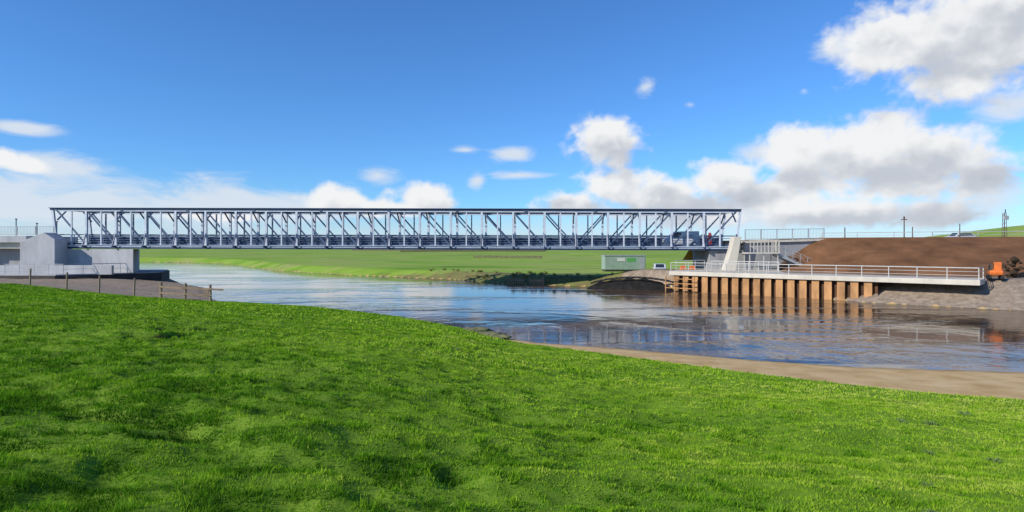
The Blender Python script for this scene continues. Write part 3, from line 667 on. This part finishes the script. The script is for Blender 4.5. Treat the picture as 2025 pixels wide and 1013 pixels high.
for (x,y,s) in((7.0,10.9,.14),(7.6,11.0,.15),(4.5,6.6,.09),(-1.6,17.3,.2),(3.9,5.7,.08),(9.4,12.6,.18),(5.9,8.6,.1),(6.6,8.3,.11)):
    weed(x,y,s,'low leafy weed rosette growing in the pasture')
# ------------------------------------------------------------------ world: sky + clouds
SUN_EL=math.radians(31);sd=Vector((-.85,-.52,0)).normalized()
az=math.atan2(sd.x,sd.y)
wd=bpy.data.worlds.new('World');SC.world=wd;wd.use_nodes=True;nt=wd.node_tree;nt.nodes.clear();L=nt.links.new
out=nd(nt,'ShaderNodeOutputWorld')
sky=nd(nt,'ShaderNodeTexSky',sky_type='NISHITA');sky.sun_disc=False;sky.sun_elevation=SUN_EL;sky.sun_rotation=az%(2*math.pi);sky.air_density=1.0;sky.dust_density=.1;sky.ozone_density=3
tint=nd(nt,'ShaderNodeVectorMath',operation='MULTIPLY');L(sky.outputs[0],tint.inputs[0]);tint.inputs[1].default_value=(.50,.90,1.38)
bg=nd(nt,'ShaderNodeBackground');bg.inputs[1].default_value=.12;L(tint.outputs[0],bg.inputs[0])
tc=nd(nt,'ShaderNodeTexCoord');sp=nd(nt,'ShaderNodeSeparateXYZ');L(tc.outputs['Generated'],sp.inputs[0])
at=nd(nt,'ShaderNodeMath',operation='ARCTAN2');L(sp.outputs[0],at.inputs[0]);L(sp.outputs[1],at.inputs[1])
asn=nd(nt,'ShaderNodeMath',operation='ARCSINE');L(sp.outputs[2],asn.inputs[0])
cx=nd(nt,'ShaderNodeCombineXYZ');L(at.outputs[0],cx.inputs[0]);L(asn.outputs[0],cx.inputs[1])
def ang(u,v): du=u-1012.5;return math.atan(du/F),math.atan((490-v)/math.hypot(F,du))
PUFF=[(1750,85,130,80),(1870,70,160,110),(1990,50,140,140),(1900,150,130,70),(2150,120,140,120),
(1580,290,95,56),(1730,275,105,66),(1850,310,150,78),(1945,350,90,38),(1665,325,140,72),(1780,345,190,62),(1590,350,100,46),
(1197,284,80,60),
(1225,368,95,46),(1300,388,95,46),(1440,352,95,50),(1510,392,140,46),(1370,415,160,36),(1130,405,95,26),(1650,425,200,32),(1840,425,130,30),
(665,394,76,38),(840,392,72,38),(750,412,130,22),(-10,310,75,22),(60,328,46,16),(430,425,120,16),
(-300,300,200,70),(-600,200,200,80),(2500,300,200,90)]
SHD=[(1890,85,290,145),(1745,322,290,100),(1197,284,95,70),(1260,378,180,66),(1455,360,130,76),(1600,415,320,54),(665,396,86,46),(840,394,82,46),(1930,170,170,60),(-10,318,110,40),(60,335,80,34),(430,432,260,40),(750,420,200,36)]
WISP=[(40,252,85,18),(100,330,160,34),(180,400,340,70),(430,405,220,56),(20,395,260,80),(1030,347,110,13,.25),(1010,305,60,24,.15),(560,410,200,38),(1275,172,46,32,.45),(1590,180,34,24,.6),(1365,208,34,18,.6),(745,348,60,30,.3),(945,357,28,28,.25),(920,298,60,16,.4),(1650,95,70,34,.2),(2010,205,110,40),(1500,300,60,30,.2),(1960,400,100,40),(1500,425,420,34)]
def blobgroup(name,blobs,kk,quad=False):
    g=bpy.data.node_groups.new(name,'ShaderNodeTree')
    g.interface.new_socket('V',in_out='INPUT',socket_type='NodeSocketVector');g.interface.new_socket('D',in_out='OUTPUT',socket_type='NodeSocketFloat')
    gi=g.nodes.new('NodeGroupInput');go=g.nodes.new('NodeGroupOutput');prev=None;l=g.links.new
    for bb in blobs:
        u,v,a,b_=bb[:4]
        az0,el0=ang(u,v);k=math.cos(az0)**2;ra=a/F*k;re=b_/F*math.cos(az0)
        m_=nd(g,'ShaderNodeVectorMath',operation='MULTIPLY_ADD');l(gi.outputs[0],m_.inputs[0]);m_.inputs[1].default_value=(1/ra,1/re,0);m_.inputs[2].default_value=(-az0/ra,-el0/re,0)
        n_=nd(g,'ShaderNodeVectorMath',operation='DOT_PRODUCT' if quad else 'LENGTH');l(m_.outputs[0],n_.inputs[0])
        if quad: l(m_.outputs[0],n_.inputs[1])
        cur=n_.outputs['Value']
        if len(bb)>4:
            ad=nd(g,'ShaderNodeMath',operation='ADD');l(cur,ad.inputs[0]);ad.inputs[1].default_value=bb[4];cur=ad.outputs[0]
        if prev is None: prev=cur
        else:
            x=nd(g,'ShaderNodeMath',operation='SMOOTH_MIN');l(prev,x.inputs[0]);l(cur,x.inputs[1]);x.inputs[2].default_value=kk;prev=x.outputs[0]
    o=nd(g,'ShaderNodeMath',operation='SUBTRACT');o.inputs[0].default_value=1;l(prev,o.inputs[1])
    l(o.outputs[0],go.inputs[0]);return g
gp=blobgroup('puffy_cloud_field',PUFF,.4);gw_=blobgroup('wispy_cloud_field',WISP,.3);gs_=blobgroup('cloud_shading_field',SHD,.5,True)
def gn(g,vec):
    n=nt.nodes.new('ShaderNodeGroup');n.node_tree=g;L(vec,n.inputs[0]);return n.outputs[0]
def wnz(vec,sc,det,ro,st,dist=0):
    mp=nd(nt,'ShaderNodeMapping');mp.inputs['Scale'].default_value=st;L(vec,mp.inputs[0])
    n=nd(nt,'ShaderNodeTexNoise');n.inputs['Scale'].default_value=sc;n.inputs['Detail'].default_value=det;n.inputs['Roughness'].default_value=ro;n.inputs['Distortion'].default_value=dist;L(mp.outputs[0],n.inputs['Vector'])
    return n.outputs[0]
def mapr(x,a,b_,c,d,sm=True):
    r=nd(nt,'ShaderNodeMapRange',interpolation_type='SMOOTHSTEP' if sm else 'LINEAR');L(x,r.inputs[0])
    for i_,v_ in zip((1,2,3,4),(a,b_,c,d)): r.inputs[i_].default_value=v_
    return r.outputs[0]
def mth(op,a,b_,c=None):
    n=nd(nt,'ShaderNodeMath',operation=op)
    for i_,v_ in enumerate((a,b_) if c is None else (a,b_,c)):
        if isinstance(v_,(int,float)): n.inputs[i_].default_value=v_
        else: L(v_,n.inputs[i_])
    return n.outputs[0]
off=nd(nt,'ShaderNodeVectorMath',operation='ADD');L(cx.outputs[0],off.inputs[0]);off.inputs[1].default_value=(-.012,.022,0)
P0,P1=cx.outputs[0],off.outputs[0]
B0=mth('MINIMUM',gn(gp,P0),.95)
def low(P): return mth('SUBTRACT',wnz(P,20,3,.5,(1,1.2,1),.2),.5)
l0,l1=low(P0),low(P1)
S0_=mth('MULTIPLY_ADD',l0,1.0,B0)
fine=mth('SUBTRACT',wnz(P0,42,5,.55,(1,1.15,1),.35),.5)
D0=mth('MULTIPLY_ADD',fine,.85,S0_)
alpha=mapr(D0,-.08,.52,0,1)
shd=mth('SUBTRACT',gn(gs_,P0),gn(gs_,P1))
shd=mth('MINIMUM',mth('MAXIMUM',shd,-.7),.9)
lit=mth('ADD',mth('MULTIPLY_ADD',shd,.64,.56),mth('MULTIPLY',mth('SUBTRACT',l0,l1),.8))  # lit tops and grey undersides are painted into the cloud colour
lit=mth('MULTIPLY_ADD',fine,.28,lit)
lit=mth('ADD',lit,mapr(D0,.15,.9,.18,0))
cr=nd(nt,'ShaderNodeValToRGB');cr.color_ramp.interpolation='EASE';e=cr.color_ramp.elements;e[0].position=.0;e[0].color=(.36,.40,.48,1);e[1].position=.9;e[1].color=(.92,.93,.94,1);q=e.new(.42);q.color=(.57,.61,.68,1)
L(lit,cr.inputs[0])
bc=nd(nt,'ShaderNodeBackground');L(cr.outputs[0],bc.inputs[0]);bc.inputs[1].default_value=.97
W0=mth('MULTIPLY_ADD',mth('SUBTRACT',wnz(P0,10,8,.62,(1,3,1),.6),.5),1.8,gn(gw_,P0))
wa=mth('MULTIPLY',mapr(W0,-.1,.75,0,1),.92)
hz=mth('MULTIPLY',mapr(asn.outputs[0],-.01,.075,1,0),.75)
ha=mth('SUBTRACT',1,mth('MULTIPLY',mth('SUBTRACT',1,wa),mth('SUBTRACT',1,hz)))
bh=nd(nt,'ShaderNodeBackground');bh.inputs[0].default_value=(.73,.80,.89,1);bh.inputs[1].default_value=.97
m1=nd(nt,'ShaderNodeMixShader');L(ha,m1.inputs[0]);L(bg.outputs[0],m1.inputs[1]);L(bh.outputs[0],m1.inputs[2])
m2=nd(nt,'ShaderNodeMixShader');L(alpha,m2.inputs[0]);L(m1.outputs[0],m2.inputs[1]);L(bc.outputs[0],m2.inputs[2])
L(m2.outputs[0],out.inputs[0])
sl=bpy.data.lights.new('sun','SUN');sl.energy=5.0;sl.angle=math.radians(.5);sl.color=(1,.94,.84)
so=bpy.data.objects.new('sun',sl);SC.collection.objects.link(so)
dirn=Vector((sd.x*math.cos(SUN_EL),sd.y*math.cos(SUN_EL),math.sin(SUN_EL)));so.rotation_euler=dirn.to_track_quat('Z','Y').to_euler();so.location=dirn*50+Vector((0,0,20))
cd=bpy.data.cameras.new('camera');cam=bpy.data.objects.new('camera',cd);SC.collection.objects.link(cam)
cam.location=(0,0,CAMZ);cam.rotation_euler=(math.radians(90),0,0);cd.sensor_width=36;cd.lens=F/2025*36;cd.shift_y=-16.5/2025;cd.clip_start=.1;cd.clip_end=12000
SC.camera=cam
